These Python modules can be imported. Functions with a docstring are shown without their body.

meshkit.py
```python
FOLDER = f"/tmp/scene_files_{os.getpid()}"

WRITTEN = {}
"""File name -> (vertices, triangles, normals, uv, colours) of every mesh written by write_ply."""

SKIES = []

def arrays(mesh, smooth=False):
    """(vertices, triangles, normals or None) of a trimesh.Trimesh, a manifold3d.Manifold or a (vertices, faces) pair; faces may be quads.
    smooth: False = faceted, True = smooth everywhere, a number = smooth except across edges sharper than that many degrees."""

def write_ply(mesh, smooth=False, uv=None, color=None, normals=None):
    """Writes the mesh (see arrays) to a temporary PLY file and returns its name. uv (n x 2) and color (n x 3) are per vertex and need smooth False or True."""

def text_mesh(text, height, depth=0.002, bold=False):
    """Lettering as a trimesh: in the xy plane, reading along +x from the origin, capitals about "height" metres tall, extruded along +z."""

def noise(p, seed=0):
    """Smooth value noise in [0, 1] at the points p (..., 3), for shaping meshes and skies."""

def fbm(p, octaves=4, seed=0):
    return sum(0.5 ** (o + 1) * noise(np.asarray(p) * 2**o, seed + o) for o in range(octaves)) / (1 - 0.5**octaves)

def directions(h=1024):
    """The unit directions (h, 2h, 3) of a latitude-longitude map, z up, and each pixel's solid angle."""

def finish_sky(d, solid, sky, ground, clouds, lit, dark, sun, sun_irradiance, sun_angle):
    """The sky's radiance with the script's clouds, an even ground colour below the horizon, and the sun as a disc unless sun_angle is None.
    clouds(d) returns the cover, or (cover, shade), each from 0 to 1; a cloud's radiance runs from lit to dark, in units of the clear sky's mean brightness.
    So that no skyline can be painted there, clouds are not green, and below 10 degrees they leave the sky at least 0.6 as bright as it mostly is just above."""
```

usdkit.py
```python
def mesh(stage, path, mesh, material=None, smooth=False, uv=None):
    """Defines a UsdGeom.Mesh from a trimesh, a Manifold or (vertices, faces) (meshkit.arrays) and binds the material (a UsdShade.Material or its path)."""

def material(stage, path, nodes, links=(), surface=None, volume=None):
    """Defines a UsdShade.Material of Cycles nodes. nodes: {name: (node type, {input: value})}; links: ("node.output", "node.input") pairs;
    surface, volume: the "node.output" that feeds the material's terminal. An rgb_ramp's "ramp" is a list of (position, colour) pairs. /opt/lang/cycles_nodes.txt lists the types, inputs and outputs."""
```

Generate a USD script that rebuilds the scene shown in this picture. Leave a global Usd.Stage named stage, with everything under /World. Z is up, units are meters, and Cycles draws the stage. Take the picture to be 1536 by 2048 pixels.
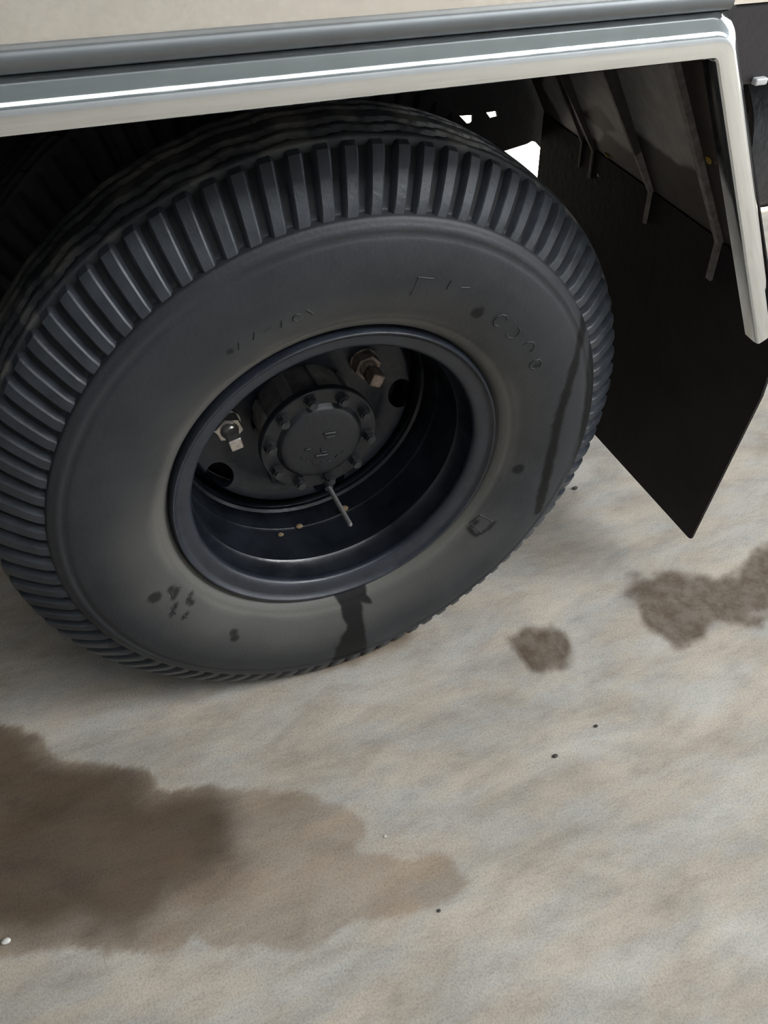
import math
import numpy as np, trimesh, shapely, manifold3d as m3
import usdkit, meshkit
from pxr import Usd, UsdGeom, UsdLux, UsdShade, Gf, Sdf, Vt

stage = Usd.Stage.CreateInMemory()
UsdGeom.SetStageUpAxis(stage, UsdGeom.Tokens.z)
UsdGeom.SetStageMetersPerUnit(stage, 1.0)
UsdGeom.Xform.Define(stage, '/World')
UsdGeom.Scope.Define(stage, '/World/Looks')
HUB = 0.52                                   # axle height above the floor
RNG = np.random.default_rng(11)

# ------------------------------------------------------------------ camera
cam = UsdGeom.Camera.Define(stage, '/World/camera')
CP = (-0.4003, -0.9942, 0.9849 + HUB)
CR, CU, CD = (0.9180046, -0.3940305, 0.0448051), (0.2477569, 0.6580699, 0.7110278), (0.3096515, 0.641626, -0.701735)
cam.AddTransformOp().Set(Gf.Matrix4d(*CR, 0, *CU, 0, *[-c for c in CD], 0, *CP, 1))
cam.CreateHorizontalApertureAttr(36.0)
cam.CreateVerticalApertureAttr(48.0)
cam.CreateFocalLengthAttr(36.0 * 1771 / 1536)
cam.CreateClippingRangeAttr(Gf.Vec2f(0.02, 500))
cam.CreateExposureAttr(0.33)

# ------------------------------------------------------------------ light
sky = UsdLux.DomeLight.Define(stage, '/World/sky')
sky.CreateColorAttr(Gf.Vec3f(0.93, 0.98, 1.06))
sky.CreateIntensityAttr(0.8)
sun = UsdLux.DistantLight.Define(stage, '/World/sun')
sun.CreateIntensityAttr(6.0)
sun.CreateNormalizeAttr(True)
sun.CreateColorAttr(Gf.Vec3f(1.0, 0.96, 0.88))
sun.CreateAngleAttr(0.53)
# two translucent strips of roof sheet over the aisle beside the truck
for _name, _x0, _x1, _power in (('skylight', -1.0, 2.4, 5.0), ('skylight_001', 2.5, 9.5, 19.0)):
    _l = UsdLux.RectLight.Define(stage, '/World/' + _name)
    _l.CreateWidthAttr(_x1 - _x0)
    _l.CreateHeightAttr(1.2)
    _l.CreateIntensityAttr(_power)
    _l.CreateColorAttr(Gf.Vec3f(0.97, 1.0, 1.02))
    _l.AddTranslateOp().Set(Gf.Vec3d((_x0 + _x1) / 2, -2.8, 4.98))
_sd = np.array([0.25, 0.62, 1.0]); _sd /= np.linalg.norm(_sd)      # towards the sun
_x = np.cross([0, 0, 1.0], _sd); _x /= np.linalg.norm(_x)
_y = np.cross(_sd, _x)
sun.AddTransformOp().Set(Gf.Matrix4d(*_x, 0, *_y, 0, *_sd, 0, 0, 0, 0, 1))

# ------------------------------------------------------------------ helpers
used = {}


def path_for(name, parent):
    base = (parent.GetPath().pathString if parent is not None else '/World') + '/' + name
    n = used.get(base, 0)
    used[base] = n + 1
    return base if n == 0 else f'{base}_{n:03d}'


def tag(prim, label=None, cat=None, group=None, kind=None):
    for k, v in (('label', label), ('category', cat), ('group', group), ('kind', kind)):
        if v:
            prim.SetCustomDataByKey(k, v)
    return prim


def obj(name, mesh, mat, parent=None, smooth=35, label=None, vary=None):
    pth = path_for(name, parent)
    m = usdkit.mesh(stage, pth, mesh, mat, smooth=smooth)
    if vary:
        api = UsdGeom.PrimvarsAPI(m)
        for k, a in vary.items():
            api.CreatePrimvar(k, Sdf.ValueTypeNames.FloatArray, 'vertex').Set(Vt.FloatArray.FromNumpy(np.asarray(a, np.float32)))
    p = m.GetPrim()
    if label:
        p.SetCustomDataByKey('label', label)
    return p


def up(mesh, dz=HUB):
    """hub-centred geometry to world height"""
    if isinstance(mesh, m3.Manifold):
        return mesh.translate((0, 0, dz))
    if isinstance(mesh, tuple):
        return (np.asarray(mesh[0]) + (0, 0, dz), mesh[1])
    mesh = mesh.copy(); mesh.apply_translation((0, 0, dz))
    return mesh


def lathe(yr, n=192):
    """closed outline of (y, r) points turned about the axle"""
    cs = m3.CrossSection([[(r, -y) for y, r in yr]], m3.FillRule.NonZero)
    return cs.revolve(n).rotate((90, 0, 0))          # z -> -y


def ring_wall(yr, t, n=192):
    """a shell of thickness t along an open (y, r) line, thickness added outwards in r"""
    return lathe(list(yr) + [(y, r + t) for y, r in reversed(yr)], n)


def cyl_y(r, y0, y1, n=48, x=0, z=0):
    return m3.Manifold.cylinder(y1 - y0, r, r, n).rotate((-90, 0, 0)).translate((x, y0, z))


def box(x0, x1, y0, y1, z0, z1, r=0.0):
    if r <= 0:
        return m3.Manifold.cube((x1 - x0, y1 - y0, z1 - z0)).translate((x0, y0, z0))
    s = m3.Manifold.sphere(r, 12)
    c = [s.translate((x, y, z)) for x in (x0 + r, x1 - r) for y in (y0 + r, y1 - r) for z in (z0 + r, z1 - r)]
    return m3.Manifold.batch_hull(c)


def prism_xz(pts, y0, y1, holes=()):
    cs = m3.CrossSection([[(x, -z) for x, z in pts]], m3.FillRule.EvenOdd)
    for h in holes:
        cs = cs - m3.CrossSection([[(x, -z) for x, z in h]], m3.FillRule.EvenOdd)
    return cs.extrude(y1 - y0).rotate((-90, 0, 0)).translate((0, y0, 0))    # (x, -z, h) -> (x, h, z)


def tube_along(pts, r, sides=12):
    parts = [m3.Manifold.batch_hull([m3.Manifold.sphere(r, sides).translate(tuple(a)), m3.Manifold.sphere(r, sides).translate(tuple(b))]) for a, b in zip(pts[:-1], pts[1:])]
    out = parts[0]
    for q in parts[1:]:
        out = out + q
    return out


def sstep(a, b, x):
    t = np.clip((x - a) / (b - a), 0, 1)
    return t * t * (3 - 2 * t)


def in_mask(xy, poly, soft, ragged, scale, seed, octaves=4):
    """1 inside a polygon, 0 outside, its edge made ragged with noise"""
    pg = shapely.Polygon(poly).buffer(0)
    pts = shapely.points(xy)
    d = shapely.distance(pts, pg.boundary) * np.where(shapely.contains_xy(pg, xy[:, 0], xy[:, 1]), 1, -1)
    n = meshkit.fbm(np.c_[xy * scale, np.zeros(len(xy))], octaves, seed) - 0.5
    return sstep(-soft, soft, d + ragged * 2 * n)


# ------------------------------------------------------------------ materials
def mat(name, nodes, links, surface='p.BSDF'):
    return usdkit.material(stage, '/World/Looks/' + name, nodes, links, surface=surface)


def plain(name, color, rough=0.5, metal=0.0, spread=0.15, scale=12.0, bump=0.0, bump_scale=60.0, spec=0.5, rough_spread=0.0):
    c = np.array(color, float)
    nodes = {'g': ('geometry', {}), 'n': ('noise_texture', {'scale': scale, 'detail': 5.0, 'roughness': 0.6}),
             'r': ('rgb_ramp', {'ramp': [(0.3, tuple(c * (1 - spread))), (0.7, tuple(c * (1 + spread)))]}),
             'p': ('principled_bsdf', {'roughness': rough, 'metallic': metal, 'specular_ior_level': spec})}
    links = [('g.position', 'n.vector'), ('n.fac', 'r.fac'), ('r.color', 'p.base_color')]
    if rough_spread:
        nodes['rr'] = ('map_range', {'from_min': 0.3, 'from_max': 0.7, 'to_min': rough - rough_spread, 'to_max': rough + rough_spread})
        links += [('n.fac', 'rr.value'), ('rr.result', 'p.roughness')]
    if bump:
        nodes['bn'] = ('noise_texture', {'scale': bump_scale, 'detail': 4.0})
        nodes['b'] = ('bump', {'strength': 1.0, 'distance': bump})
        links += [('g.position', 'bn.vector'), ('bn.fac', 'b.height'), ('b.normal', 'p.normal')]
    return mat(name, nodes, links)


# dusty rubber: brownish dust and a paler lower tone (primvar), wet or oily dark streaks (primvar)
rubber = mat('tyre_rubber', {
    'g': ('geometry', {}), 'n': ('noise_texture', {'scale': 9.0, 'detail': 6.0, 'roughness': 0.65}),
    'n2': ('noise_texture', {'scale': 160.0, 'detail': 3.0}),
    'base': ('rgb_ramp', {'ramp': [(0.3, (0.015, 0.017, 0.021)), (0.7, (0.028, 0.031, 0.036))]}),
    'dust_tone': ('attribute', {'attribute': 'dust_tone'}), 'wet': ('attribute', {'attribute': 'wet'}),
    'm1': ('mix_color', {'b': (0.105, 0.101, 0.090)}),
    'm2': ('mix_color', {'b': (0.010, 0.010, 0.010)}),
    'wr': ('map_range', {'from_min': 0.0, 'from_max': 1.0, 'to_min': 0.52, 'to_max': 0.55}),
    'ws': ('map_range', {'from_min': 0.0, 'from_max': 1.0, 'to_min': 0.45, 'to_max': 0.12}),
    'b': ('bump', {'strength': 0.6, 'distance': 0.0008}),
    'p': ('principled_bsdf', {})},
    [('g.position', 'n.vector'), ('g.position', 'n2.vector'), ('n.fac', 'base.fac'), ('base.color', 'm1.a'), ('dust_tone.fac', 'm1.fac'),
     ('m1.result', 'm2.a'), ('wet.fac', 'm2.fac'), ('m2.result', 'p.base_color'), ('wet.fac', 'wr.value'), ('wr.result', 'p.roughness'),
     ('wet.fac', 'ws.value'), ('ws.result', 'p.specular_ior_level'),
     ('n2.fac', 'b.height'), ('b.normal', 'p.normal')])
lug_rubber = plain('worn_tread_rubber', (0.030, 0.035, 0.043), 0.44, 0.0, 0.3, 30.0, 0.0006, 140.0, 0.5, 0.06)
well_rubber = plain('shaded_inner_rubber', (0.028, 0.026, 0.028), 0.85, 0.0, 0.4, 12.0, 0.001, 80.0, 0.2)  # duller rubber copy for the inner tyre, wheel-well shade put into its colour
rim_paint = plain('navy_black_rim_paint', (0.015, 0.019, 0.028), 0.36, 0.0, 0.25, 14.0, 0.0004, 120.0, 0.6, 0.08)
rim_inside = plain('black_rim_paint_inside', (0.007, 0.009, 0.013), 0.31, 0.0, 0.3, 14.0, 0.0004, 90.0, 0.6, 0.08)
disc_paint = plain('satin_navy_disc_paint', (0.012, 0.016, 0.025), 0.34, 0.0, 0.3, 18.0, 0.0005, 90.0, 0.6, 0.08)
hub_paint = plain('black_hub_paint', (0.006, 0.0075, 0.0105), 0.46, 0.0, 0.35, 40.0, 0.0006, 130.0, 0.6, 0.1)
hub_grey = plain('dusty_hub_iron', (0.24, 0.225, 0.21), 0.6, 0.0, 0.4, 30.0, 0.0006, 90.0)
bolt_steel = plain('dark_bolt_steel', (0.045, 0.048, 0.052), 0.28, 0.6, 0.4, 90.0)
worn_steel = plain('worn_bright_steel', (0.55, 0.52, 0.49), 0.30, 0.9, 0.25, 120.0)
rusty_steel = plain('rusty_steel', (0.27, 0.21, 0.17), 0.55, 0.3, 0.5, 90.0, 0.0008, 200.0)
valve_grey = plain('dull_grey_metal', (0.16, 0.155, 0.15), 0.5, 0.3, 0.2, 80.0)
chrome = plain('polished_stainless', (0.68, 0.70, 0.705), 0.10, 1.0, 0.03, 30.0, 0.0, 60.0, 0.5, 0.03)
brushed = plain('brushed_stainless', (0.18, 0.19, 0.195), 0.48, 1.0, 0.05, 30.0)
side_sheet = plain('satin_stainless_sheet', (0.93, 0.89, 0.83), 0.26, 1.0, 0.05, 8.0, 0.0, 60.0, 0.5, 0.06)
under_black = plain('black_underbody', (0.022, 0.020, 0.021), 0.7, 0.0, 0.4, 10.0, 0.001, 60.0)
plum_black = plain('dark_plum_paint', (0.022, 0.018, 0.020), 0.55, 0.0, 0.25, 10.0, 0.0006, 80.0)
flap_rubber = plain('dark_brown_rubber', (0.018, 0.0155, 0.016), 0.75, 0.0, 0.3, 8.0, 0.001, 60.0, 0.25)
rib_mat = plain('pale_rib_steel', (0.17, 0.155, 0.145), 0.6, 0.0, 0.45, 60.0)
rib_dark = plain('shaded_rib_steel', (0.035, 0.030, 0.027), 0.6, 0.0, 0.4, 60.0)  # darker copy of the rib steel, shadow on the side faces put into colour
fleck_mat = plain('ochre_paint', (0.42, 0.27, 0.05), 0.6, 0.0, 0.3, 200.0)
stone_dark = plain('dark_grit', (0.06, 0.05, 0.045), 0.8, 0.0, 0.3, 200.0)
stone_pale = plain('pale_grit', (0.62, 0.60, 0.55), 0.7, 0.0, 0.2, 200.0)
stone_tan = plain('tan_grit', (0.20, 0.14, 0.08), 0.8, 0.0, 0.3, 200.0)
ceil_mat = plain('painted_roof_sheet', (0.33, 0.385, 0.42), 0.6, 0.0, 0.05, 2.0)
wall_mat = plain('painted_wall', (0.45, 0.46, 0.47), 0.7, 0.0, 0.05, 2.0)
lamp_white = plain('white_lens', (0.6, 0.6, 0.6), 0.3, 0.0, 0.05, 20.0)

guard_mat = mat('mudguard_two_tone', {
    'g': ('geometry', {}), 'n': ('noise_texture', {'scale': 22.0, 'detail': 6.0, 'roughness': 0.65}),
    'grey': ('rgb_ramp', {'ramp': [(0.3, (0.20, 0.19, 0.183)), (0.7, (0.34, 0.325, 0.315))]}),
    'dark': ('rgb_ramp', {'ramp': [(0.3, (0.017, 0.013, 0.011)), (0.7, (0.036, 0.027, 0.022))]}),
    'grey_zone': ('attribute', {'attribute': 'grey_zone'}), 'm': ('mix_color', {}),
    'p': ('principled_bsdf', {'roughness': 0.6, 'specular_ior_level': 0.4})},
    [('g.position', 'n.vector'), ('n.fac', 'grey.fac'), ('n.fac', 'dark.fac'), ('dark.color', 'm.a'), ('grey.color', 'm.b'), ('grey_zone.fac', 'm.fac'), ('m.result', 'p.base_color')])

floor_mat = mat('stained_concrete', {
    'g': ('geometry', {}),
    'mp': ('mapping', {'scale': (1.0, 2.4, 1.0), 'rotation': (0.0, 0.0, 0.12)}),
    'n1': ('noise_texture', {'scale': 3.2, 'detail': 7.0, 'roughness': 0.62, 'distortion': 0.6}),
    'n2': ('noise_texture', {'scale': 11.0, 'detail': 6.0, 'roughness': 0.7}),
    'n3': ('noise_texture', {'scale': 260.0, 'detail': 4.0, 'roughness': 0.6}),
    'n4': ('noise_texture', {'scale': 5.0, 'detail': 5.0, 'roughness': 0.6}),
    'v': ('voronoi_texture', {'scale': 75.0, 'randomness': 1.0}),
    'c1': ('rgb_ramp', {'ramp': [(0.30, (0.30, 0.262, 0.212)), (0.50, (0.415, 0.360, 0.295)), (0.72, (0.51, 0.45, 0.375))]}),
    'c2': ('rgb_ramp', {'ramp': [(0.35, (0.325, 0.315, 0.29)), (0.65, (0.46, 0.445, 0.41))]}),
    'k4': ('map_range', {'from_min': 0.42, 'from_max': 0.62, 'to_min': 0.0, 'to_max': 0.75, 'clamp': True}),
    'mx': ('mix_color', {}),
    'k2': ('rgb_ramp', {'ramp': [(0.30, (0.83, 0.83, 0.83)), (0.50, (1.0, 1.0, 1.0)), (0.75, (1.10, 1.10, 1.08))]}),
    'm2': ('mix_color', {'blend_type': 'multiply', 'fac': 1.0, 'use_clamp': False}),
    'k3': ('rgb_ramp', {'ramp': [(0.34, (0.76, 0.755, 0.75)), (0.5, (1.0, 1.0, 1.0)), (0.66, (1.12, 1.12, 1.12))]}),
    'm3': ('mix_color', {'blend_type': 'multiply', 'fac': 0.8}),
    'kv': ('map_range', {'from_min': 0.03, 'from_max': 0.075, 'to_min': 0.55, 'to_max': 0.0, 'clamp': True}),
    'nv': ('noise_texture', {'scale': 14.0, 'detail': 2.0}),
    'kn': ('map_range', {'from_min': 0.56, 'from_max': 0.66, 'to_min': 0.0, 'to_max': 1.0, 'clamp': True}),
    'sp': ('math', {'math_type': 'multiply'}),
    'msp': ('mix_color', {'b': (0.10, 0.085, 0.07)}),
    'damp': ('attribute', {'attribute': 'damp'}), 'soak': ('attribute', {'attribute': 'soak'}), 'rust': ('attribute', {'attribute': 'rust'}),
    'd1': ('mix_color', {'blend_type': 'multiply', 'b': (0.77, 0.70, 0.635)}),
    'd2': ('mix_color', {'blend_type': 'multiply', 'b': (0.33, 0.29, 0.255)}),
    'd3': ('mix_color', {'b': (0.078, 0.049, 0.027)}),
    'nr': ('noise_texture', {'scale': 28.0, 'detail': 5.0, 'roughness': 0.7}),
    'kr': ('map_range', {'from_min': 0.28, 'from_max': 0.6, 'to_min': 1.0, 'to_max': 0.74, 'clamp': True}),
    'mr': ('math', {'math_type': 'multiply'}),
    'rg': ('map_range', {'from_min': 0.0, 'from_max': 1.0, 'to_min': 0.72, 'to_max': 0.56}),
    'b': ('bump', {'strength': 0.5, 'distance': 0.0012}),
    'p': ('principled_bsdf', {'specular_ior_level': 0.3})},
    [('g.position', 'mp.vector'), ('mp.vector', 'n1.vector'), ('mp.vector', 'n2.vector'), ('g.position', 'n3.vector'), ('mp.vector', 'n4.vector'), ('g.position', 'v.vector'), ('g.position', 'nv.vector'), ('g.position', 'nr.vector'),
     ('n1.fac', 'c1.fac'), ('n1.fac', 'c2.fac'), ('n4.fac', 'k4.value'), ('c1.color', 'mx.a'), ('c2.color', 'mx.b'), ('k4.result', 'mx.fac'),
     ('n2.fac', 'k2.fac'), ('mx.result', 'm2.a'), ('k2.color', 'm2.b'), ('n3.fac', 'k3.fac'), ('m2.result', 'm3.a'), ('k3.color', 'm3.b'),
     ('v.distance', 'kv.value'), ('nv.fac', 'kn.value'), ('kv.result', 'sp.value1'), ('kn.result', 'sp.value2'), ('m3.result', 'msp.a'), ('sp.value', 'msp.fac'),
     ('msp.result', 'd1.a'), ('damp.fac', 'd1.fac'), ('d1.result', 'd2.a'), ('soak.fac', 'd2.fac'), ('d2.result', 'd3.a'),
     ('nr.fac', 'kr.value'), ('kr.result', 'mr.value1'), ('rust.fac', 'mr.value2'), ('mr.value', 'd3.fac'), ('d3.result', 'p.base_color'),
     ('soak.fac', 'rg.value'), ('rg.result', 'p.roughness'), ('n3.fac', 'b.height'), ('b.normal', 'p.normal')])

# ------------------------------------------------------------------ setting: floor, roof, walls
STAIN_DAMP = [[-0.701, 0.141], [-0.649, 0.115], [-0.616, 0.09], [-0.589, 0.056], [-0.574, 0.027], [-0.549, -0.011], [-0.506, -0.028], [-0.458, -0.063], [-0.426, -0.082], [-0.413, -0.109], [-0.409, -0.131], [-0.366, -0.143], [-0.306, -0.162], [-0.266, -0.187], [-0.219, -0.215], [-0.175, -0.228], [-0.135, -0.252], [-0.101, -0.289], [-0.078, -0.327], [-0.082, -0.35], [-0.115, -0.361], [-0.111, -0.385], [-0.046, -0.411], [0.013, -0.428], [0.032, -0.45], [0.032, -0.478], [0.056, -0.497], [0.021, -0.511], [-0.029, -0.517], [-0.088, -0.506], [-0.171, -0.489], [-0.224, -0.493], [-0.287, -0.477], [-0.353, -0.448], [-0.418, -0.416], [-0.458, -0.413], [-0.503, -0.403], [-0.552, -0.374], [-0.61, -0.347], [-0.653, -0.333], [-0.697, -0.319], [-0.9, -0.25], [-1.0, 0.0], [-0.85, 0.2]]
STAIN_SOAK = [[-0.701, 0.141], [-0.649, 0.115], [-0.616, 0.09], [-0.589, 0.056], [-0.574, 0.027], [-0.549, -0.011], [-0.506, -0.028], [-0.458, -0.063], [-0.426, -0.082], [-0.413, -0.109], [-0.409, -0.131], [-0.366, -0.143], [-0.307, -0.164], [-0.281, -0.204], [-0.286, -0.253], [-0.312, -0.31], [-0.353, -0.331], [-0.4, -0.348], [-0.455, -0.369], [-0.514, -0.378], [-0.583, -0.325], [-0.651, -0.313], [-0.695, -0.295], [-0.9, -0.23], [-1.0, 0.0], [-0.85, 0.2]]
SPOT = [[0.366, -0.064], [0.397, -0.051], [0.46, -0.072], [0.481, -0.099], [0.475, -0.149], [0.443, -0.171], [0.381, -0.173], [0.357, -0.143], [0.356, -0.102]]
PATCH = [[0.68, -0.058], [0.73, -0.022], [0.791, -0.034], [0.866, -0.066], [0.926, -0.081], [1.008, -0.053], [1.083, -0.047], [1.193, -0.035], [1.056, -0.219], [0.93, -0.224], [0.869, -0.238], [0.804, -0.216], [0.756, -0.209], [0.682, -0.201], [0.659, -0.142], [0.662, -0.09]]
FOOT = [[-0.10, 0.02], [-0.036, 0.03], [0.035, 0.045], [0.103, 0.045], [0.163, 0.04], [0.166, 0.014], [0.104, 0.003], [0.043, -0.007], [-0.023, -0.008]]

gx = np.unique(np.r_[-6, -4, -2.5, -1.6, np.arange(-1.15, 1.65, 0.008), 2.2, 3.5, 5, 8, 12])
gy = np.unique(np.r_[-6, -4, -2.5, -1.6, np.arange(-1.2, 0.7, 0.008), 1.0, 1.6, 2.5, 4, 7, 12])
FX, FY = np.meshgrid(gx, gy)
fxy = np.c_[FX.ravel(), FY.ravel()]
nx = len(gx)
ii = np.arange(len(fxy)).reshape(len(gy), nx)
ff = np.c_[ii[:-1, :-1].ravel(), ii[:-1, 1:].ravel(), ii[1:, 1:].ravel(), ii[1:, :-1].ravel()]
damp = in_mask(fxy, STAIN_DAMP, 0.006, 0.016, 22, 3)
soak = in_mask(fxy, STAIN_SOAK, 0.05, 0.03, 14, 5)
edge = in_mask(fxy, STAIN_DAMP, 0.004, 0.016, 22, 3)
soak = soak * edge
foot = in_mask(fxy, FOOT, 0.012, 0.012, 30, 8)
rust = np.maximum(in_mask(fxy, SPOT, 0.012, 0.016, 34, 9), in_mask(fxy, PATCH, 0.02, 0.04, 20, 12))
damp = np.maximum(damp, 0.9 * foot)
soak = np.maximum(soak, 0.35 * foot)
slab_v = np.c_[fxy, np.zeros(len(fxy))]
fl = obj('floor', (slab_v, ff), floor_mat, smooth=True, vary={'damp': damp, 'soak': soak, 'rust': rust})
tag(fl, 'worn concrete floor with dark oily stains', kind='structure')
tag(obj('ceiling', box(-6, 12, -6, 4.5, 5.0, 5.12), ceil_mat, smooth=False), 'pale sheet roof high over the truck', kind='structure')
tag(obj('wall_left', box(-6.2, -6, -6, 12, 0, 5.12), wall_mat, smooth=False), 'plain grey wall beyond the front of the truck', kind='structure')
tag(obj('wall_front', box(-6, 12, -6.2, -6, 0, 5.12), wall_mat, smooth=False), 'plain wall facing the truck side across the aisle', kind='structure')

tag(obj('wall_back', box(-6, 1.0, 4.5, 4.7, 0, 5.12), wall_mat, smooth=False), 'plain wall beside the sunny doorway behind the truck', kind='structure')
tag(obj('wall_back', box(4.6, 12, 4.5, 4.7, 0, 5.12), wall_mat, smooth=False), 'plain wall right of the sunny doorway behind the truck', kind='structure')
# ------------------------------------------------------------------ the truck
truck = UsdGeom.Xform.Define(stage, path_for('truck', None)).GetPrim()
tag(truck, 'truck with stainless fender trim, black dual rear wheel and dark mud flap', 'truck')

# ---- tyre profile: (y, r) from the outer bead over the tread to the inner bead
YC = 0.108
HALF = [(0.012, 0.284), (0.000, 0.291), (-0.008, 0.300), (-0.018, 0.318), (-0.028, 0.345), (-0.034, 0.375), (-0.0355, 0.400), (-0.033, 0.425),
        (-0.027, 0.447), (-0.019, 0.464), (-0.008, 0.484), (0.004, 0.503), (0.016, 0.520), (0.027, 0.532), (0.037, 0.5385), (0.050, 0.541), (0.080, 0.5435), (YC, 0.5445)]
FULL = np.array(HALF + [(2 * YC - y, r) for y, r in HALF[-2::-1]])
from scipy.interpolate import PchipInterpolator
_s = np.r_[0, np.cumsum(np.hypot(*np.diff(FULL, axis=0).T))]
PY, PR = PchipInterpolator(_s, FULL[:, 0]), PchipInterpolator(_s, FULL[:, 1])
S_LUG0, S_LUG1 = _s[9], _s[14] + 0.004                # lug zone on the outer shoulder
S_MIR0, S_MIR1 = _s[-1] - S_LUG1, _s[-1] - S_LUG0
NLUG = 90


def prof(s):
    y, r = PY(s), PR(s)
    e = 1e-4
    dy, dr = PY(np.minimum(s + e, _s[-1])) - PY(np.maximum(s - e, 0)), PR(np.minimum(s + e, _s[-1])) - PR(np.maximum(s - e, 0))
    l = np.hypot(dy, dr)
    return y, r, -dr / l, dy / l                # normal (ny, nr) pointing out of the carcass


def settle(v):
    """the tyre stands on the floor: flat at the bottom with a slight bulge above it"""
    v = v.copy()
    low = np.clip((-v[:, 2] - 0.36) / 0.16, 0, 1) ** 2
    v[:, 1] += 0.012 * low * np.sign(v[:, 1] - YC) * np.clip(np.abs(v[:, 1] - YC) / 0.1, 0, 1)
    v[:, 2] = np.maximum(v[:, 2], -HUB)
    return v


def carcass(na, ds, detail=True):
    s = np.arange(0, _s[-1] + ds / 2, ds)
    s = np.linspace(0, _s[-1], len(s))
    th = np.arange(na) / na * 2 * np.pi
    y, r, ny, nr = prof(s)
    S, T = np.meshgrid(s, th, indexing='ij')
    depth = np.zeros_like(S)
    yy = np.repeat(y[:, None], na, 1)
    # recessed shoulder between the lugs
    for a, b in ((S_LUG0, S_LUG1), (S_MIR0, S_MIR1)):
        depth -= 0.0105 * sstep(a - 0.002, a + 0.004, S) * (1 - sstep(b - 0.004, b + 0.004, S))
    if detail:
        zz = (np.abs(((T * NLUG / 2 / (2 * np.pi)) % 1) - 0.5) * 4 - 1)         # triangle wave, one per two lugs
        for yg, w, dp in ((0.062, 0.0045, 0.010), (0.088, 0.004, 0.010), (YC + 0.02, 0.004, 0.010), (0.154, 0.0045, 0.010)):
            d = np.abs(yy - yg - 0.004 * zz)
            crown = (S > S_LUG1) & (S < S_MIR0)
            depth -= np.where(crown, dp * (1 - sstep(w * 0.6, w * 1.4, d)), 0)
        for rr, w, dp in ((0.440, 0.0022, 0.0022), (0.3055, 0.002, 0.0015)):                                # mould lines on the sidewall
            sk = np.interp(rr, PR(np.linspace(0, _s[9], 200)), np.linspace(0, _s[9], 200))
            depth -= dp * np.exp(-((S - sk) / w) ** 2)
        sk = np.interp(0.449, PR(np.linspace(0, _s[9], 200)), np.linspace(0, _s[9], 200))
        depth += 0.0018 * np.exp(-((S - sk) / 0.004) ** 2)
    Y = y[:, None] + ny[:, None] * depth
    R = r[:, None] + nr[:, None] * depth
    v = np.stack([R * np.cos(T), Y, R * np.sin(T)], -1).reshape(-1, 3)
    ns = len(s)
    idx = np.arange(ns * na).reshape(ns, na)
    nxt = np.roll(idx, -1, 1)
    f = np.stack([idx[:-1], idx[1:], nxt[1:], nxt[:-1]], -1).reshape(-1, 4)
    return v, f, S.ravel(), T.ravel()


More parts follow.
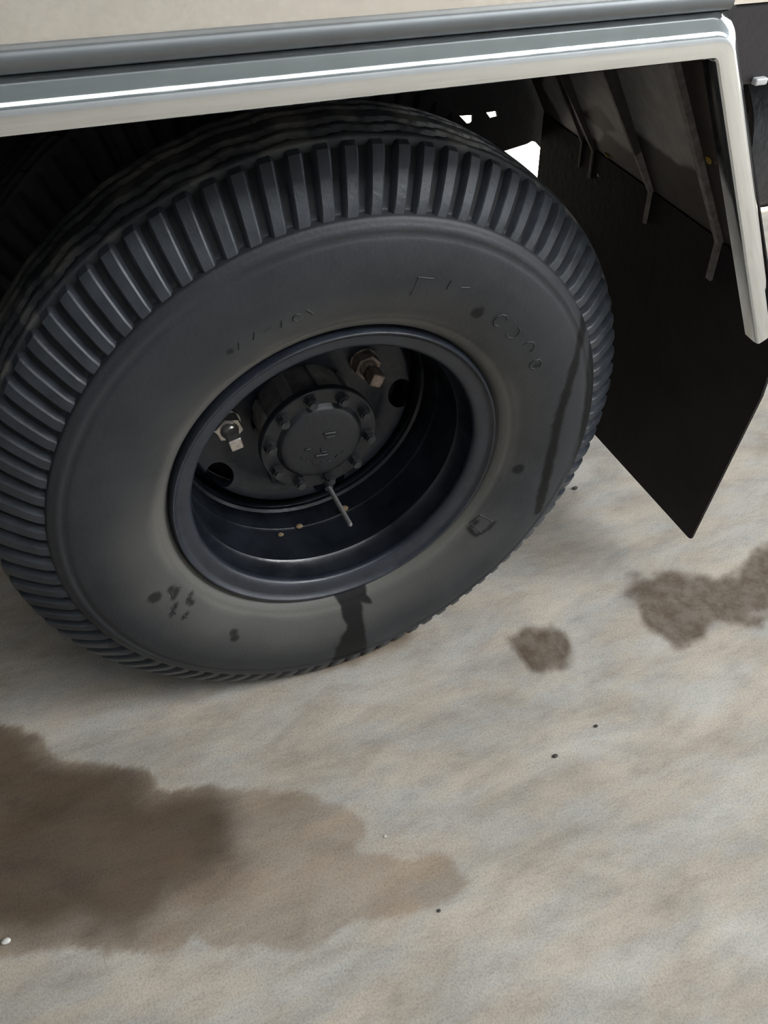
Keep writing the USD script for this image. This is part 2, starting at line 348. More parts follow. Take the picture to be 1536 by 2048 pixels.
def lug(th0, a, b, n=9, wt=0.0085, wb=0.0140):
    """one tread bar across the shoulder at angle th0"""
    rows = []
    for i, s in enumerate(np.linspace(a, b, n)):
        y, r, ny, nr = (float(q) for q in prof(np.array(s)))
        c = 0.003 if i in (0, n - 1) else 0.0
        for off, w in ((-0.0125, wb), (-0.002 - c, wt + 0.001), (-c, wt - 0.0015), (-c, -wt + 0.0015), (-0.002 - c, -wt - 0.001), (-0.0125, -wb)):
            rr, yy = r + nr * off, y + ny * off
            k = th0 + w / 0.5 - 0.03 * (s - a) / 0.1
            rows.append((rr * np.cos(k), yy, rr * np.sin(k)))
    f = []
    for i in range(n - 1):
        for j in range(6):
            p, q = i * 6 + j, i * 6 + (j + 1) % 6
            f.append((p, q, q + 6, p + 6))
    f = [(a_, b_, c_) for a_, b_, c_, d_ in f] + [(a_, c_, d_) for a_, b_, c_, d_ in f]
    for o in (0, (n - 1) * 6):
        t = [(o, o + j + 1, o + j) if o else (o, o + j, o + j + 1) for j in range(1, 5)]
        f += t
    return np.array(rows), np.array(f)


v, f, S, T = carcass(900, 0.0042)
v = settle(v)
# dust, a paler tone low down, and drips on the outer sidewall
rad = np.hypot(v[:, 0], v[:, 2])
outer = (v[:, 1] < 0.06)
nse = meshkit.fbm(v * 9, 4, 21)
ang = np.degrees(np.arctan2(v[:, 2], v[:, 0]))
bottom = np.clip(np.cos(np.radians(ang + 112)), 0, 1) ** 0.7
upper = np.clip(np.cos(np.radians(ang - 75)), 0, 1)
dust_tone = outer * ((1 - sstep(0.297, 0.322, rad + 0.03 * (nse - .5))) * 0.62 + (1 - sstep(0.30, 0.375, rad + 0.06 * (nse - .5))) * (0.18 + 0.12 * upper)
                + (1 - sstep(0.34, 0.425, rad + 0.07 * (nse - .5))) * 0.52 * bottom)  # last term: paler and wider low on the sidewall
dust_tone = np.clip(dust_tone, 0, 1)
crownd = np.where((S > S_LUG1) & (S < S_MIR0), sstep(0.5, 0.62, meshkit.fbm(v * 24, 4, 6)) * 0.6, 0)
dust_tone = np.maximum(dust_tone, crownd)
xz = v[:, [0, 2]]


def band(pts, w0, w1, seed):
    ln = shapely.LineString(pts)
    pt = shapely.points(xz)
    d = shapely.distance(pt, ln)
    q = shapely.line_locate_point(ln, pt, normalized=True)
    w = w0 + (w1 - w0) * q
    return sstep(-0.003, 0.003, w - d + 0.008 * (meshkit.fbm(v * 40, 3, seed) - 0.5))


DRIP = [[-0.021, -0.275], [0.047, -0.275], [0.056, -0.318], [0.036, -0.312], [0.037, -0.365], [0.047, -0.434], [0.045, -0.47], [-0.03, -0.46], [-0.025, -0.41], [-0.002, -0.363], [-0.004, -0.309]]
wet = np.maximum.reduce([0.95 * band([[0.398, 0.238], [0.389, 0.135], [0.383, 0.064], [0.384, -0.026], [0.385, -0.111], [0.387, -0.177]], 0.008, 0.011, 2),
                         0.9 * band([[0.428, 0.175], [0.446, 0.069], [0.457, -0.048], [0.452, -0.146], [0.444, -0.21]], 0.010, 0.013, 3),
                         0.95 * in_mask(xz, DRIP, 0.003, 0.006, 40, 4)])
for (mx, mz), mr in zip([[-0.332, -0.124], [-0.214, -0.272], [-0.213, -0.286], [0.328, -0.059], [0.376, 0.035], [0.196, 0.293], [-0.174, 0.311], [0.317, 0.172], [0.416, -0.239]],
                        [0.012, 0.009, 0.008, 0.010, 0.006, 0.010, 0.006, 0.007, 0.009]):
    d = np.hypot(v[:, 0] - mx, v[:, 2] - mz)
    wet = np.maximum(wet, 0.8 * sstep(-0.002, 0.003, mr - d + 0.008 * (meshkit.fbm(v * 60, 3, 31) - 0.5)))
for i_, st_ in enumerate([[[0.262, -0.176], [0.250, -0.190], [0.262, -0.206], [0.284, -0.194], [0.296, -0.178]], [[-0.304, -0.124], [-0.295, -0.134], [-0.304, -0.143]],
                          [[-0.272, -0.154], [-0.280, -0.163], [-0.275, -0.172]], [[-0.302, -0.160], [-0.313, -0.178]], [[-0.286, -0.188], [-0.296, -0.195]]]):
    wet = np.maximum(wet, 0.85 * band(st_, 0.0045, 0.0035, 50 + i_))
wet = wet * outer
wet = np.maximum(wet, 0.7 * sstep(S_LUG0 + 0.004, S_LUG0 + 0.014, S) * (1 - sstep(S_LUG1 - 0.004, S_LUG1 + 0.002, S)))
tyre = obj('tyre', up((v, f)), rubber, truck, smooth=True, vary={'dust_tone': dust_tone, 'wet': wet})
for k in range(NLUG):
    lv, lf = lug(2 * np.pi * (k + 0.45) / NLUG, S_LUG0, S_LUG1)
    obj('tread_lug', up((settle(lv), lf)), lug_rubber, tyre, smooth=25)


def on_wall(x, z):
    """a point of the outer sidewall and its normal"""
    r = math.hypot(x, z)
    sk = float(np.interp(r, PR(np.linspace(0, _s[9], 300)), np.linspace(0, _s[9], 300)))
    y, rr, ny, nr = (float(q) for q in prof(np.array(sk)))
    return np.array([x, y, z])


def stroke(pts, w=0.0022, h=0.0012):
    """a raised moulded stroke lying on the sidewall"""
    P = [on_wall(*p) for p in pts]
    return tube_along(P, w, 8).scale((1, 1, 1))


# worn moulding marks on the sidewall: strokes too worn to read
def mark_at(px, pz, strokes, size):
    """strokes in a frame whose up points away from the hub"""
    a = math.atan2(pz, px)
    er, et = np.array([math.cos(a), math.sin(a)]), np.array([math.sin(a), -math.cos(a)])
    out = None
    for st in strokes:
        q = stroke([tuple(np.array([px, pz]) + et * u * size + er * w_ * size) for u, w_ in st], 0.0013)
        out = q if out is None else out + q
    return out


arc = lambda cx, cy, r, a0, a1, n=7: [(cx + r * math.cos(t), cy + r * math.sin(t)) for t in np.radians(np.linspace(a0, a1, n))]
WORN = [(0.100, 0.355, [[(-.5, -.6), (-.5, .6), (.5, .6)]], .024), (0.140, 0.348, [[(0, -.2), (0, .5)]], .018), (0.165, 0.335, [[(-.4, .3), (.3, .5)]], .018),
        (0.236, 0.272, [arc(0, 0, .5, 40, 300)], .022), (0.262, 0.246, [arc(0, 0, .5, -120, 100)], .022), (0.294, 0.212, [arc(0, 0, .5, 0, 200)], .022), (0.315, 0.175, [arc(0, 0, .5, 20, 330)], .020),
        (-0.160, 0.317, [[(-.3, -.4), (.1, .4)]], .014), (-0.140, 0.327, [[(-.2, -.4), (.2, .4)]], .014), (-0.120, 0.333, [[(-.4, 0), (.4, .1)]], .014), (-0.100, 0.337, [[(-.2, -.4), (0, .4)]], .014), (-0.080, 0.342, [arc(0, 0, .4, 30, 250)], .014), (-0.062, 0.347, [[(-.3, .4), (.3, -.4)]], .014),
        (-0.299, -0.132, [[(-.5, .5), (.3, .3), (.3, -.4), (-.3, -.6)]], .017), (-0.277, -0.162, [[(-.2, .6), (.3, .1), (0, -.6)]], .015), (-0.308, -0.169, [[(-.6, .1), (.5, -.2)], [(0, .5), (.1, -.6)]], .016), (-0.290, -0.193, [[(-.4, 0), (.4, 0)]], .014),
        (0.270, -0.180, [[(-.7, .7), (-.7, -.5), (.4, -.7), (.7, .6)]], .022)]
for px, pz, st, sz in WORN:
    obj('moulded_mark', up(mark_at(px, pz, st, sz)), rubber, tyre, smooth=40)

# inner twin tyre, on the same hub further in
v, f, S, T = carcass(360, 0.008)
lv = []
vs, fs = [settle(v)], [np.vstack([f[:, [0, 1, 2]], f[:, [0, 2, 3]]])]
cnt = len(v)
for k in range(NLUG):
    a_, b_ = lug(2 * np.pi * (k + 0.2) / NLUG, S_LUG0, S_LUG1, 5)
    vs.append(settle(a_)); fs.append(b_ + cnt); cnt += len(a_)
obj('tyre', up((np.vstack(vs) + (0, 0.315, 0), np.vstack(fs))), well_rubber, truck, smooth=30)

# ---- wheel rim: side ring, barrel
rim_prof = [(0.020, 0.2925), (0.003, 0.2925), (0.0005, 0.2918), (0.0008, 0.2900), (0.012, 0.2888), (0.013, 0.2836), (0.002, 0.2829), (-0.0035, 0.2815), (-0.0058, 0.2795), (-0.0052, 0.2772), (-0.0020, 0.2745),
            (0.0008, 0.2718), (0.0022, 0.2690), (0.0032, 0.2620), (0.0055, 0.2545), (0.0085, 0.2500), (0.0125, 0.2472), (0.0175, 0.2462), (0.024, 0.2485), (0.030, 0.2530), (0.050, 0.262), (0.050, 0.275), (0.020, 0.283)]
rim = obj('wheel_rim', up(lathe(rim_prof, 256)), rim_paint, truck, smooth=32, label='navy black side ring of the rim')
barrel = [(0.022, 0.2500), (0.040, 0.2475), (0.0540, 0.2420), (0.0585, 0.2385), (0.0630, 0.2385), (0.0670, 0.2430), (0.105, 0.2440), (0.138, 0.2420), (0.1435, 0.2385), (0.1480, 0.2385), (0.152, 0.2370), (0.184, 0.2335),
          (0.1885, 0.2290), (0.1930, 0.2280), (0.1965, 0.2300), (0.2000, 0.2275), (0.2040, 0.2270), (0.210, 0.2330), (0.225, 0.2350)]
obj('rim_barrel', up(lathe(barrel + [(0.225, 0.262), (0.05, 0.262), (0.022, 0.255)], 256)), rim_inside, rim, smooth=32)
disc_o = [(0.2450, 0.2340), (0.2400, 0.2180), (0.2200, 0.2130), (0.2020, 0.2110), (0.1945, 0.2090), (0.1910, 0.2050), (0.1910, 0.2000), (0.1935, 0.1900), (0.1970, 0.1780), (0.1995, 0.1660), (0.2005, 0.1560), (0.2000, 0.0930)]
disc = lathe(disc_o + [(y + 0.012, r) for y, r in reversed(disc_o)], 160)
STUD = [33, 105, 177, 249, 321]
for a in STUD:
    t = math.radians(a + 36)
    hole = m3.Manifold.cylinder(0.12, 0.026, 0.026, 40).scale((1.25, 0.85, 1)).rotate((-90, 0, 0)).rotate((0, -(a + 36) - 90, 0)).translate((0.191 * math.cos(t), 0.17, 0.191 * math.sin(t)))
    disc = disc - hole
dsc = obj('wheel_disc', up(disc), disc_paint, truck, smooth=32, label='deep dished wheel disc with hand holes')


def hexa(r, y0, y1, taper=1.0, x=0, z=0, rot=0):
    return m3.Manifold.cylinder(y1 - y0, r * taper, r, 6).rotate((0, 0, rot)).rotate((-90, 0, 0)).translate((x, y0, z))


for a in STUD:
    t = math.radians(a)
    x, z = 0.139 * math.cos(t), 0.139 * math.sin(t)
    g = cyl_y(0.026, 0.197, 0.2, 32, x, z) + hexa(0.0262, 0.176, 0.198, 0.93, x, z, 15 + a)
    if a in (249, 321, 105):
        obj('lug_nut', up(hexa(0.0235, 0.180, 0.198, 0.93, x, z, 15 + a) + cyl_y(0.011, 0.166, 0.18, 24, x, z)), bolt_steel, dsc, smooth=28)
        continue
    dome = m3.Manifold.sphere(0.0165, 32).scale((1, 0.8, 1)).translate((x, 0.176, z))
    sq = box(-0.0122, 0.0122, 0.134, 0.166, -0.0122, 0.0122, 0.003).rotate((0, -12 if a == 177 else 25, 0)).translate((x, 0, z))
    g = g + dome + sq + cyl_y(0.010, 0.155, 0.176, 24, x, z)
    bright = a in (177,)
    obj('lug_nut', up(g), worn_steel if bright else rusty_steel, dsc, smooth=28, label='bright worn wheel nut with square end' if bright else ('rust brown wheel nut with square end' if a == 33 else None))

# ---- axle hub
barrel_h = cyl_y(0.088, 0.120, 0.34, 96)
for k in range(9):
    t = 2 * np.pi * k / 9 + 0.2
    barrel_h = barrel_h + box(-0.011, 0.011, 0.124, 0.2, 0.080, 0.0945, 0.003).rotate((0, math.degrees(t), 0))
hub = obj('axle_hub', up(barrel_h), hub_grey, truck, smooth=30, label='dusty grey hub barrel behind the flange')
flange = lathe([(0.123, 0.0), (0.123, 0.104), (0.121, 0.1055), (0.109, 0.1055), (0.107, 0.104), (0.107, 0.078), (0.1035, 0.0745), (0.100, 0.0725), (0.0975, 0.069), (0.0955, 0.060), (0.094, 0.040), (0.0932, 0.018), (0.093, 0.0)], 128)
flg = obj('axle_flange', up(flange), hub_paint, truck, smooth=32, label='black round axle flange')
for k in range(10):
    t = math.radians(-8 + 36 * k)
    x, z = 0.0905 * math.cos(t), 0.0905 * math.sin(t)
    b = cyl_y(0.0115, 0.105, 0.1075, 24, x, z) + hexa(0.0108, 0.0935, 0.1055, 0.95, x, z, 20 * k) + cyl_y(0.0072, 0.0885, 0.096, 20, x, z)
    obj('flange_bolt', up(b), bolt_steel, flg, smooth=28)
# cast marks on the flange face (worn, unreadable)
face = lambda r: float(np.interp(r, [0, 0.018, 0.04, 0.06, 0.069], [0.093, 0.0932, 0.094, 0.0955, 0.0975]))
def cast(pts, w):
    return tube_along([np.array([x, face(math.hypot(x, z)) - 0.0004, z]) for x, z in pts], w, 10)
obj('cast_mark', up(cast([(0.004, 0.0235), (0.023, 0.0215)], 0.0024)), hub_paint, flg)
obj('cast_mark', up(cast([(0.006, 0.0150), (0.022, 0.0140)], 0.0018)), hub_paint, flg)
obj('cast_mark', up(cast([(-0.003, -0.006), (-0.001, -0.015), (0.006, -0.017)], 0.0016)), hub_paint, flg)
obj('cast_mark', up(cast([(-0.012, -0.0215), (0.008, -0.0235)], 0.0024)), hub_paint, flg)
obj('cast_mark', up(cast([(-0.030, -0.002), (-0.024, -0.002)], 0.0022)), hub_paint, flg)
for k in range(7):
    t = math.radians(-150 + 17 * k)
    obj('cast_mark', up(cast([(0.048 * math.cos(t) + .004, 0.048 * math.sin(t) + .008), (0.048 * math.cos(t + .09) + .004, 0.048 * math.sin(t + .09) + .008 + (0.003 if k % 2 else -0.002))], 0.0012)), hub_paint, flg)
valve = tube_along([(0.008, 0.104, -0.0935), (0.010, -0.014, -0.0950)], 0.0042, 16)
vx = obj('valve_stem', up(valve), valve_grey, truck, label='thin grey valve stem pointing out of the wheel')
obj('valve_collar', up(cyl_y(0.0075, 0.082, 0.096, 20, 0.0083, -0.094)), bolt_steel, vx)
# brake drum and axle behind
obj('brake_drum', up(lathe([(0.255, 0.05), (0.255, 0.205), (0.265, 0.218), (0.42, 0.218), (0.42, 0.05)], 96)), under_black, truck)
rim2 = [(y + 0.0, r) for y, r in [(0.30, 0.285), (0.30, 0.232), (0.52, 0.232), (0.53, 0.285), (0.52, 0.292), (0.515, 0.262), (0.32, 0.262), (0.31, 0.292)]]
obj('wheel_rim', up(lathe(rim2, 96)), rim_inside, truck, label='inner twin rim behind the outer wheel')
axle = cyl_y(0.07, 0.4, 2.0, 32) + m3.Manifold.sphere(0.17, 32).translate((0, 1.15, 0)).scale((1, 1, 1))
obj('axle', up(axle), under_black, truck)
for sgn in (0,):                                           # twin wheels of the far side
    vs, fs, cnt = [], [], 0
    for off in (1.66, 1.975):
        cv, cf, _, _ = carcass(160, 0.016, False)
        vs.append(settle(cv) + (0, off, 0)); fs.append(np.vstack([cf[:, [0, 1, 2]], cf[:, [0, 2, 3]]]) + cnt); cnt += len(cv)
    obj('tyre', up((np.vstack(vs[:1]), fs[0])), rubber, truck, smooth=30)
    obj('tyre', up((vs[1], fs[1] - len(vs[0]))), rubber, truck, smooth=30)

# ---- fender: polished trim round the arch (swept section), upper mouldings, side sheet
TY = -0.085                                                # face of the fender behind the trim
ARCH = [(-0.955, 0.175), (-0.690, 0.6435), (0.436, 0.6435), (0.702, 0.175)]


def sweep_trim(path, sec, r0=0.014, seg=10):
    """sec: (w, h) pairs, w outwards from the arch edge in the x-z plane, h outwards towards -y"""
    P = np.array(path, float)
    d = np.diff(P, axis=0); d /= np.linalg.norm(d, axis=1)[:, None]
    n = np.c_[-d[:, 1], d[:, 0]]                            # left of travel: up and outwards
    st = [(P[0], n[0])]
    for i in (1, 2):
        # arc of radius r0 tangent to both legs at the inner edge
        half = math.acos(np.clip(n[i - 1] @ n[i], -1, 1)) / 2
        bis = n[i - 1] + n[i]; bis /= np.linalg.norm(bis)
        c = P[i] - bis * (r0 / math.cos(half))
        a0, a1 = math.atan2(n[i - 1][1], n[i - 1][0]), math.atan2(n[i][1], n[i][0])
        for t in np.linspace(a0, a1, seg):
            m = np.array([math.cos(t), math.sin(t)])
            st.append((c + m * r0, m))
    st.append((P[3], n[2]))
    k = len(sec)
    v = np.array([[b[0] + m[0] * w, TY - h, b[1] + m[1] * w] for b, m in st for w, h in sec])
    f = []
    for i in range(len(st) - 1):
        for j in range(k):
            a, b = i * k + j, i * k + (j + 1) % k
            f += [(a, b, b + k), (a, b + k, a + k)]
    cap = [(0, j + 1, j) for j in range(1, k - 1)]
    f += [tuple(reversed(t)) for t in cap] if False else cap
    o = (len(st) - 1) * k
    f += [(o, o + j, o + j + 1) for j in range(1, k - 1)]
    m = trimesh.Trimesh(v, np.array(f), process=False)
    if m.volume < 0:
        m.invert()
    return m


def arcsec():
    """outer face of the trim: nearly upright low face, soft crest, face leaning back above it"""
    pts, w, h, ang = [], 0.0, 0.018, math.radians(-2)
    steps = [(0.0016, a) for a in np.linspace(-6, 6, 13)] + [(0.0007, a) for a in (9, 15, 22, 28)] + [(0.00058, a) for a in np.linspace(31, 42, 11)] + [(0.0016, a) for a in np.linspace(46, 58, 14)]
    pts.append((w, h))
    for ds, a in steps:
        w += ds * math.cos(math.radians(a)); h -= ds * math.sin(math.radians(a))
        pts.append((w, h))
    return pts


front = arcsec()
hmin = min(q[1] for q in front)
front = [(w, h - min(hmin, 0) + 0.0) for w, h in front]
low = [(0.004, -0.012), (-0.002, -0.010), (-0.003, front[0][1] - 0.010), (-0.002, front[0][1] - 0.003)]
sec = low + front + [(front[-1][0] + 0.002, -0.004), (front[-1][0] - 0.006, -0.012)]
obj('arch_trim', up(sweep_trim(ARCH, sec)), chrome, truck, smooth=25, label='polished stainless trim framing the wheel arch')
TW = front[-1][0]


def extrude_x(yz, x0, x1):
    cs = m3.CrossSection([[(y, z) for y, z in yz]], m3.FillRule.NonZero)
    if cs.area() < 1e-9:
        cs = m3.CrossSection([[(y, z) for y, z in reversed(yz)]], m3.FillRule.NonZero)
    return cs.extrude(x1 - x0).rotate((90, 0, 90)).translate((x0, 0, 0))    # (y, z, h) -> (h, y, z)


zt = 0.6435 + TW
ROLL = [(TY - 0.002, zt + 0.002)] + [(TY + 0.004 - 0.010 * math.sin(t) , zt + 0.013 - 0.012 * math.cos(t)) for t in np.linspace(0.15, 2.6, 14)] + [(TY + 0.006, zt + 0.026), (TY + 0.03, zt + 0.027), (TY + 0.03, zt + 0.0)]
obj('rolled_moulding', up(extrude_x(ROLL, -1.1, 0.452)), brushed, truck, smooth=40, label='grey rolled moulding above the arch trim')
obj('side_sheet', up(box(-2.2, 0.455, TY + 0.006, 0.112, zt + 0.0255, 1.35)), side_sheet, truck, smooth=False, label='beige reflecting stainless body side sheet')
obj('sheet_lip', up(box(-1.0, 0.47, TY + 0.008, TY + 0.035, zt - 0.02, zt + 0.004)), under_black, truck, smooth=False)
obj('rear_sheet', up(box(0.46, 1.75, 0.10, 0.115, 0.634, 1.35)), side_sheet, truck, smooth=False, label='set back beige sheet right of the fender')
# recessed dark sill behind the fender and its marker lamp
sill = box(0.625, 1.75, 0.105, 0.17, 0.515, 0.632, 0.006)
obj('side_sill', up(sill), plum_black, truck, smooth=30, label='dark plum sill to the right of the fender')
ob = obj('marker_lamp', up(box(0.716, 0.740, 0.094, 0.106, 0.516, 0.527, 0.003)), lamp_white, truck, smooth=30, label='small white lamp under the dark sill')

# ---- mudguard sheet, its ribs and the flap hanging from it
A0, A1 = np.array([0.500, 0.640]), np.array([0.745, 0.258])
B1 = np.array([0.800, -0.385])
GL = np.linalg.norm(A1 - A0)
nu, nv = 70, 110
U, V = np.meshgrid(np.linspace(0, 1, nu), np.linspace(-0.035, 0.694, nv), indexing='ij')
gv = np.stack([A0[0] + (A1[0] - A0[0]) * U, V, A0[1] + (A1[1] - A0[1]) * U], -1).reshape(-1, 3)
nrm = np.array([-(A0[1] - A1[1]), 0, -(A1[0] - A0[0])]) / GL       # towards the wheel
gi = np.arange(nu * nv).reshape(nu, nv)
gf = np.stack([gi[:-1, :-1], gi[1:, :-1], gi[1:, 1:], gi[:-1, 1:]], -1).reshape(-1, 4)
bk = gv - nrm * 0.004
allv = np.vstack([gv, bk])
o = nu * nv
loop = np.r_[gi[0, :-1], gi[:-1, -1], gi[-1, :0:-1], gi[:0:-1, 0]]
gf = np.vstack([gf, gf[:, ::-1] + o, np.stack([loop, loop + o, np.roll(loop, -1) + o, np.roll(loop, -1)], -1)])
yz = allv[:, 1:]
grey_zone = in_mask(yz, [(0.105, 0.60), (0.105, 0.385), (0.28, 0.37), (0.30, 0.325), (0.40, 0.325), (0.50, 0.275), (0.62, 0.265), (0.64, 0.34), (0.56, 0.42), (0.46, 0.45), (0.40, 0.52), (0.33, 0.62)], 0.006, 0.03, 12, 41)  # grey upper zone with a ragged edge over the dark base tone
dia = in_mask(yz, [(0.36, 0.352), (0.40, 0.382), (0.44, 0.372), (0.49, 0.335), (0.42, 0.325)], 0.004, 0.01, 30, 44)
grey_zone = np.clip(grey_zone - dia, 0, 1)
guard = obj('mudguard', up((allv, gf)), guard_mat, truck, smooth=False, label='slanting brown and grey mudguard sheet beside the wheel', vary={'grey_zone': grey_zone})


def rib(y, w, depth0, depth1, tail, u0=0.02):
    """an upright strip along the sheet, tapering, its tail bent down over the flap"""
    a = A0 + (A1 - A0) * u0
    fd = (B1 - A1) / np.linalg.norm(B1 - A1)
    fn = np.array([fd[1], -fd[0]])                         # towards the wheel
    n2 = nrm[[0, 2]]
    e = A1 + fd * tail
    bend = (n2 + fn) / np.linalg.norm(n2 + fn)
    m_ = A1 + (A0 - A1) * 0.22
    dm = depth1 + (depth0 - depth1) * 0.22
    up_, dn = [a, a + n2 * depth0, m_ + n2 * dm, m_], [m_, m_ + n2 * dm, A1 + bend * depth1, e + fn * (depth1 * 0.9), e, A1]
    return [prism_xz([tuple(p) for p in q], y - w / 2, y + w / 2) for q in (up_, dn)]


for y, w, d0, d1, tail, m_ in ((0.085, 0.013, 0.012, 0.010, 0.075, rib_mat), (0.290, 0.008, 0.030, 0.009, 0.065, rib_dark), (0.492, 0.008, 0.030, 0.007, 0.060, rib_dark), (0.535, 0.006, 0.010, 0.006, 0.055, rib_dark)):
    hi, lo = rib(y, w, d0, d1, tail)
    obj('rib', up(hi), m_, guard, smooth=20)
    obj('rib_tail', up(lo), rib_mat if y < 0.4 else rib_dark, guard, smooth=20)
for i, (y, z, s_) in enumerate([(0.440, 0.268, 0.010), (0.063, 0.424, 0.011), (0.465, 0.215, 0.008)]):
    x = np.interp(z, [A1[1], A0[1]], [A1[0], A0[0]]) if z > A1[1] else np.interp(-z, [-A1[1], -B1[1]], [A1[0], B1[0]])
    fk = m3.Manifold.sphere(s_, 8).scale((0.3, 0.8, 0.45)).rotate((20, 0, 0)).translate((x - 0.0015, y, z))
    fk = fk + m3.Manifold.sphere(s_ * 0.7, 8).scale((0.3, 1.0, 0.4)).rotate((35, 0, 0)).translate((x - 0.0005, y - s_ * 1.2, z + s_ * 0.5))
    obj('paint_fleck', up(fk), fleck_mat if i < 2 else stone_pale, guard, smooth=30)
# narrow return closing the sheet's outer edge against the trim
ret = m3.Manifold.hull_points([(A0[0] + ox, y, A0[1] + oz) for ox, oz, y in ((0, 0, -0.034), (0.003, 0, -0.034), (-0.012, 0, -0.078), (-0.009, 0, -0.078))]
                              + [(A1[0] + ox, y, A1[1] + oz) for ox, oz, y in ((0, 0, -0.034), (0.003, 0, -0.034), (-0.030, 0, -0.078), (-0.027, 0, -0.078))])
obj('edge_return', up(ret), flap_rubber, guard, smooth=False)
# flap: top edge at the bend, outer edge leaning
fo = [(-0.105, A1[1]), (-0.108, 0.05), (-0.0575, B1[1] + 0.004), (-0.050, B1[1]), (0.694, B1[1]), (0.694, A1[1])]
fd = (B1 - A1)
fv = []
for y, z in fo:
    t = (z - A1[1]) / fd[1]
    x = A1[0] + fd[0] * t
    fv.append((x, y, z))
fv = np.array(fv)
flap_v = np.vstack([fv - (0.003, 0, 0), fv + (0.003, 0, 0)])
k = len(fv)
ff_ = [(0, j, j + 1) for j in range(1, k - 1)] + [(k, k + j + 1, k + j) for j in range(1, k - 1)]
for j in range(k):
    q = (j + 1) % k
    ff_ += [(j, k + j, k + q), (j, k + q, q)]
fm = trimesh.Trimesh(flap_v, ff_, process=False)
if fm.volume < 0:
    fm.invert()
obj('mud_flap', up(fm), flap_rubber, truck, smooth=False, label='plain dark brown rubber flap hanging behind the wheel')
# front mudguard of the arch, ahead of the wheel
obj('mudguard', up(prism_xz([(-0.775, 0.640), (-1.02, 0.20), (-1.07, -0.36), (-1.076, -0.36), (-1.026, 0.20), (-0.781, 0.640)], -0.078, 0.72)), flap_rubber, truck, smooth=20, label='mudguard sheet ahead of the wheel')

# ---- underbody
obj('deck', up(box(-2.2, 1.75, 0.116, 2.25, 0.645, 0.72)), under_black, truck, smooth=False)
obj('light_block_panel', up(box(-2.2, -1.03, TY + 0.006, TY + 0.03, -0.22, 0.70)), plum_black, truck, smooth=False)  # unseen panel added to block light reaching under the truck
obj('light_block_box', up(box(-2.1, -1.15, 0.25, 2.0, -0.25, 0.6, 0.04)), under_black, truck, smooth=20)  # unseen box added to block light from the left under the truck
obj('light_block_panel', up(box(-2.2, -0.8, 2.22, 2.25, -0.22, 0.70)), plum_black, truck, smooth=False)  # far-side panel added to keep the floor beneath darker
obj('load_box', up(box(-2.2, 1.75, 0.116, 2.25, 0.72, 1.35)), under_black, truck, smooth=False)
RAIL_LOW = [(-2.4, 0.172), (0.674, 0.173), (0.729, 0.182), (0.741, 0.187), (0.752, 0.183), (0.774, 0.163), (1.75, 0.150)]
rail = prism_xz(RAIL_LOW + [(1.75, 0.645), (-2.4, 0.645)], 0.72, 0.727,
                holes=[[(0.545, 0.2640), (0.580, 0.2615), (0.582, 0.246), (0.578, 0.2425), (0.565, 0.2425)],
                       [(0.612, 0.2635), (0.637, 0.2645), (0.643, 0.250), (0.626, 0.248)]])
obj('frame_rail', up(rail), under_black, truck, smooth=20)
obj('frame_rail', up(box(-2.4, 1.75, 1.51, 1.58, 0.20, 0.645)), under_black, truck, smooth=20)
for x in (-1.2, -0.35, 0.35):
    obj('cross_member', up(box(x - 0.05, x + 0.05, 0.79, 1.51, 0.50, 0.6, 0.01)), under_black, truck, smooth=20)
leaf = None
for i in range(5):
    L = 0.62 - 0.1 * i
    q = prism_xz([(t * L, 0.10 + 0.10 * (t * L / 0.62) ** 2 - 0.014 * i) for t in np.linspace(-1, 1, 13)] + [(t * L, 0.112 + 0.10 * (t * L / 0.62) ** 2 - 0.014 * i) for t in np.linspace(1, -1, 13)], 0.60, 0.68)
    leaf = q if leaf is None else leaf + q
obj('leaf_spring', up(leaf), under_black, truck, smooth=20)
tank = m3.Manifold.cylinder(0.75, 0.165, 0.165, 48).rotate((0, 90, 0)).translate((0.97, 0.46, 0.275))
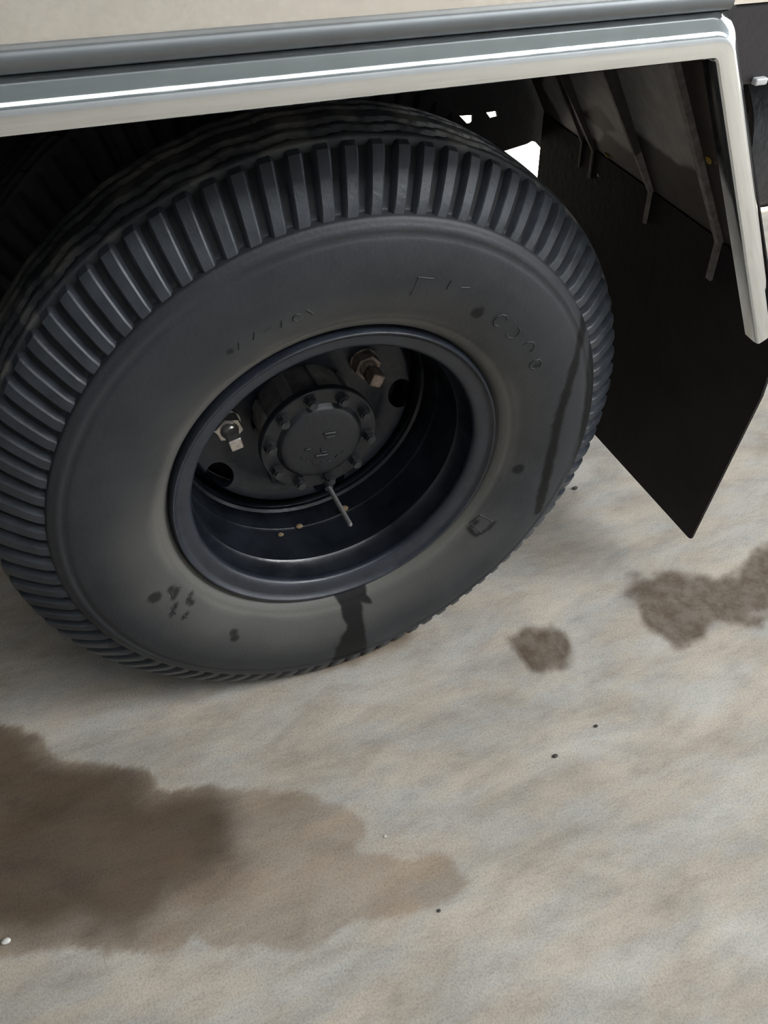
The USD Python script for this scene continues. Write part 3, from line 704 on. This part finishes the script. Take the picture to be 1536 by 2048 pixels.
tk = obj('air_tank', up(tank), plain('dusty_black_tank', (0.030, 0.031, 0.034), 0.55, 0, 0.5, 25.0, 0.002, 70.0), truck, smooth=30, label='dusty dark tank behind the right leg of the trim')
obj('tank_strap', up(m3.Manifold.cylinder(0.05, 0.170, 0.170, 48).rotate((0, 90, 0)).translate((1.14, 0.46, 0.275))), hub_grey, tk, smooth=30)
obj('tank_bracket', up(box(1.0, 1.03, 0.44, 0.48, 0.43, 0.65)), under_black, tk, smooth=20)

# ------------------------------------------------------------------ loose grit
def grit(name, x, y, z, r, m, label, cat, group=None, seed=0):
    s_ = trimesh.creation.icosphere(2, r)
    s_.vertices *= (1 + 0.5 * (meshkit.fbm(s_.vertices / r * 0.9, 2, seed) - 0.5))[:, None] * (1.2, 0.9, 0.6)
    s_.apply_translation((x, y, z - s_.bounds[0][2]))
    return tag(obj(name, s_, m, smooth=40), label, cat, group)


grit('stone_chip', -0.056, -0.369, 0, 0.0024, stone_pale, 'tiny white stone chip by the tip of the big stain', 'stone', None, 1)
grit('stone_chip', 0.308, -0.345, 0, 0.0045, stone_dark, 'dark stone chip alone on the pale floor below the small brown spot', 'stone', None, 2)
grit('stone_chip', 0.418, -0.318, 0, 0.0035, stone_dark, 'small dark chip right of the larger lone chip', 'stone', None, 3)
grit('stone_chip', -0.024, -0.521, 0, 0.003, stone_dark, 'dark chip on the lower edge of the big stain near its tip', 'stone', None, 4)
grit('stone_chip', 0.748, 0.288, 0, 0.006, stone_dark, 'dark chip on the floor between tyre and mud flap', 'stone', None, 5)
grit('stone_chip', -0.685, -0.303, 0, 0.006, stone_pale, 'pale chip at the lower left edge of the big stain', 'stone', None, 6)
for i, (x, y) in enumerate([(0.063, 0.148), (-0.030, 0.142), (-0.072, 0.128)]):
    rr = float(np.interp(y, [q[0] for q in barrel], [q[1] for q in barrel]))
    zb = HUB - math.sqrt(rr ** 2 - x ** 2)
    grit('dry_crumb', x, y, zb, 0.008 - 0.0015 * i, stone_tan,
         ['tan dry crumb in the rim beside the valve stem', 'tan dry crumb at the bottom of the rim', 'small tan crumb at the left of the rim bottom'][i], 'crumb', None, 10 + i)
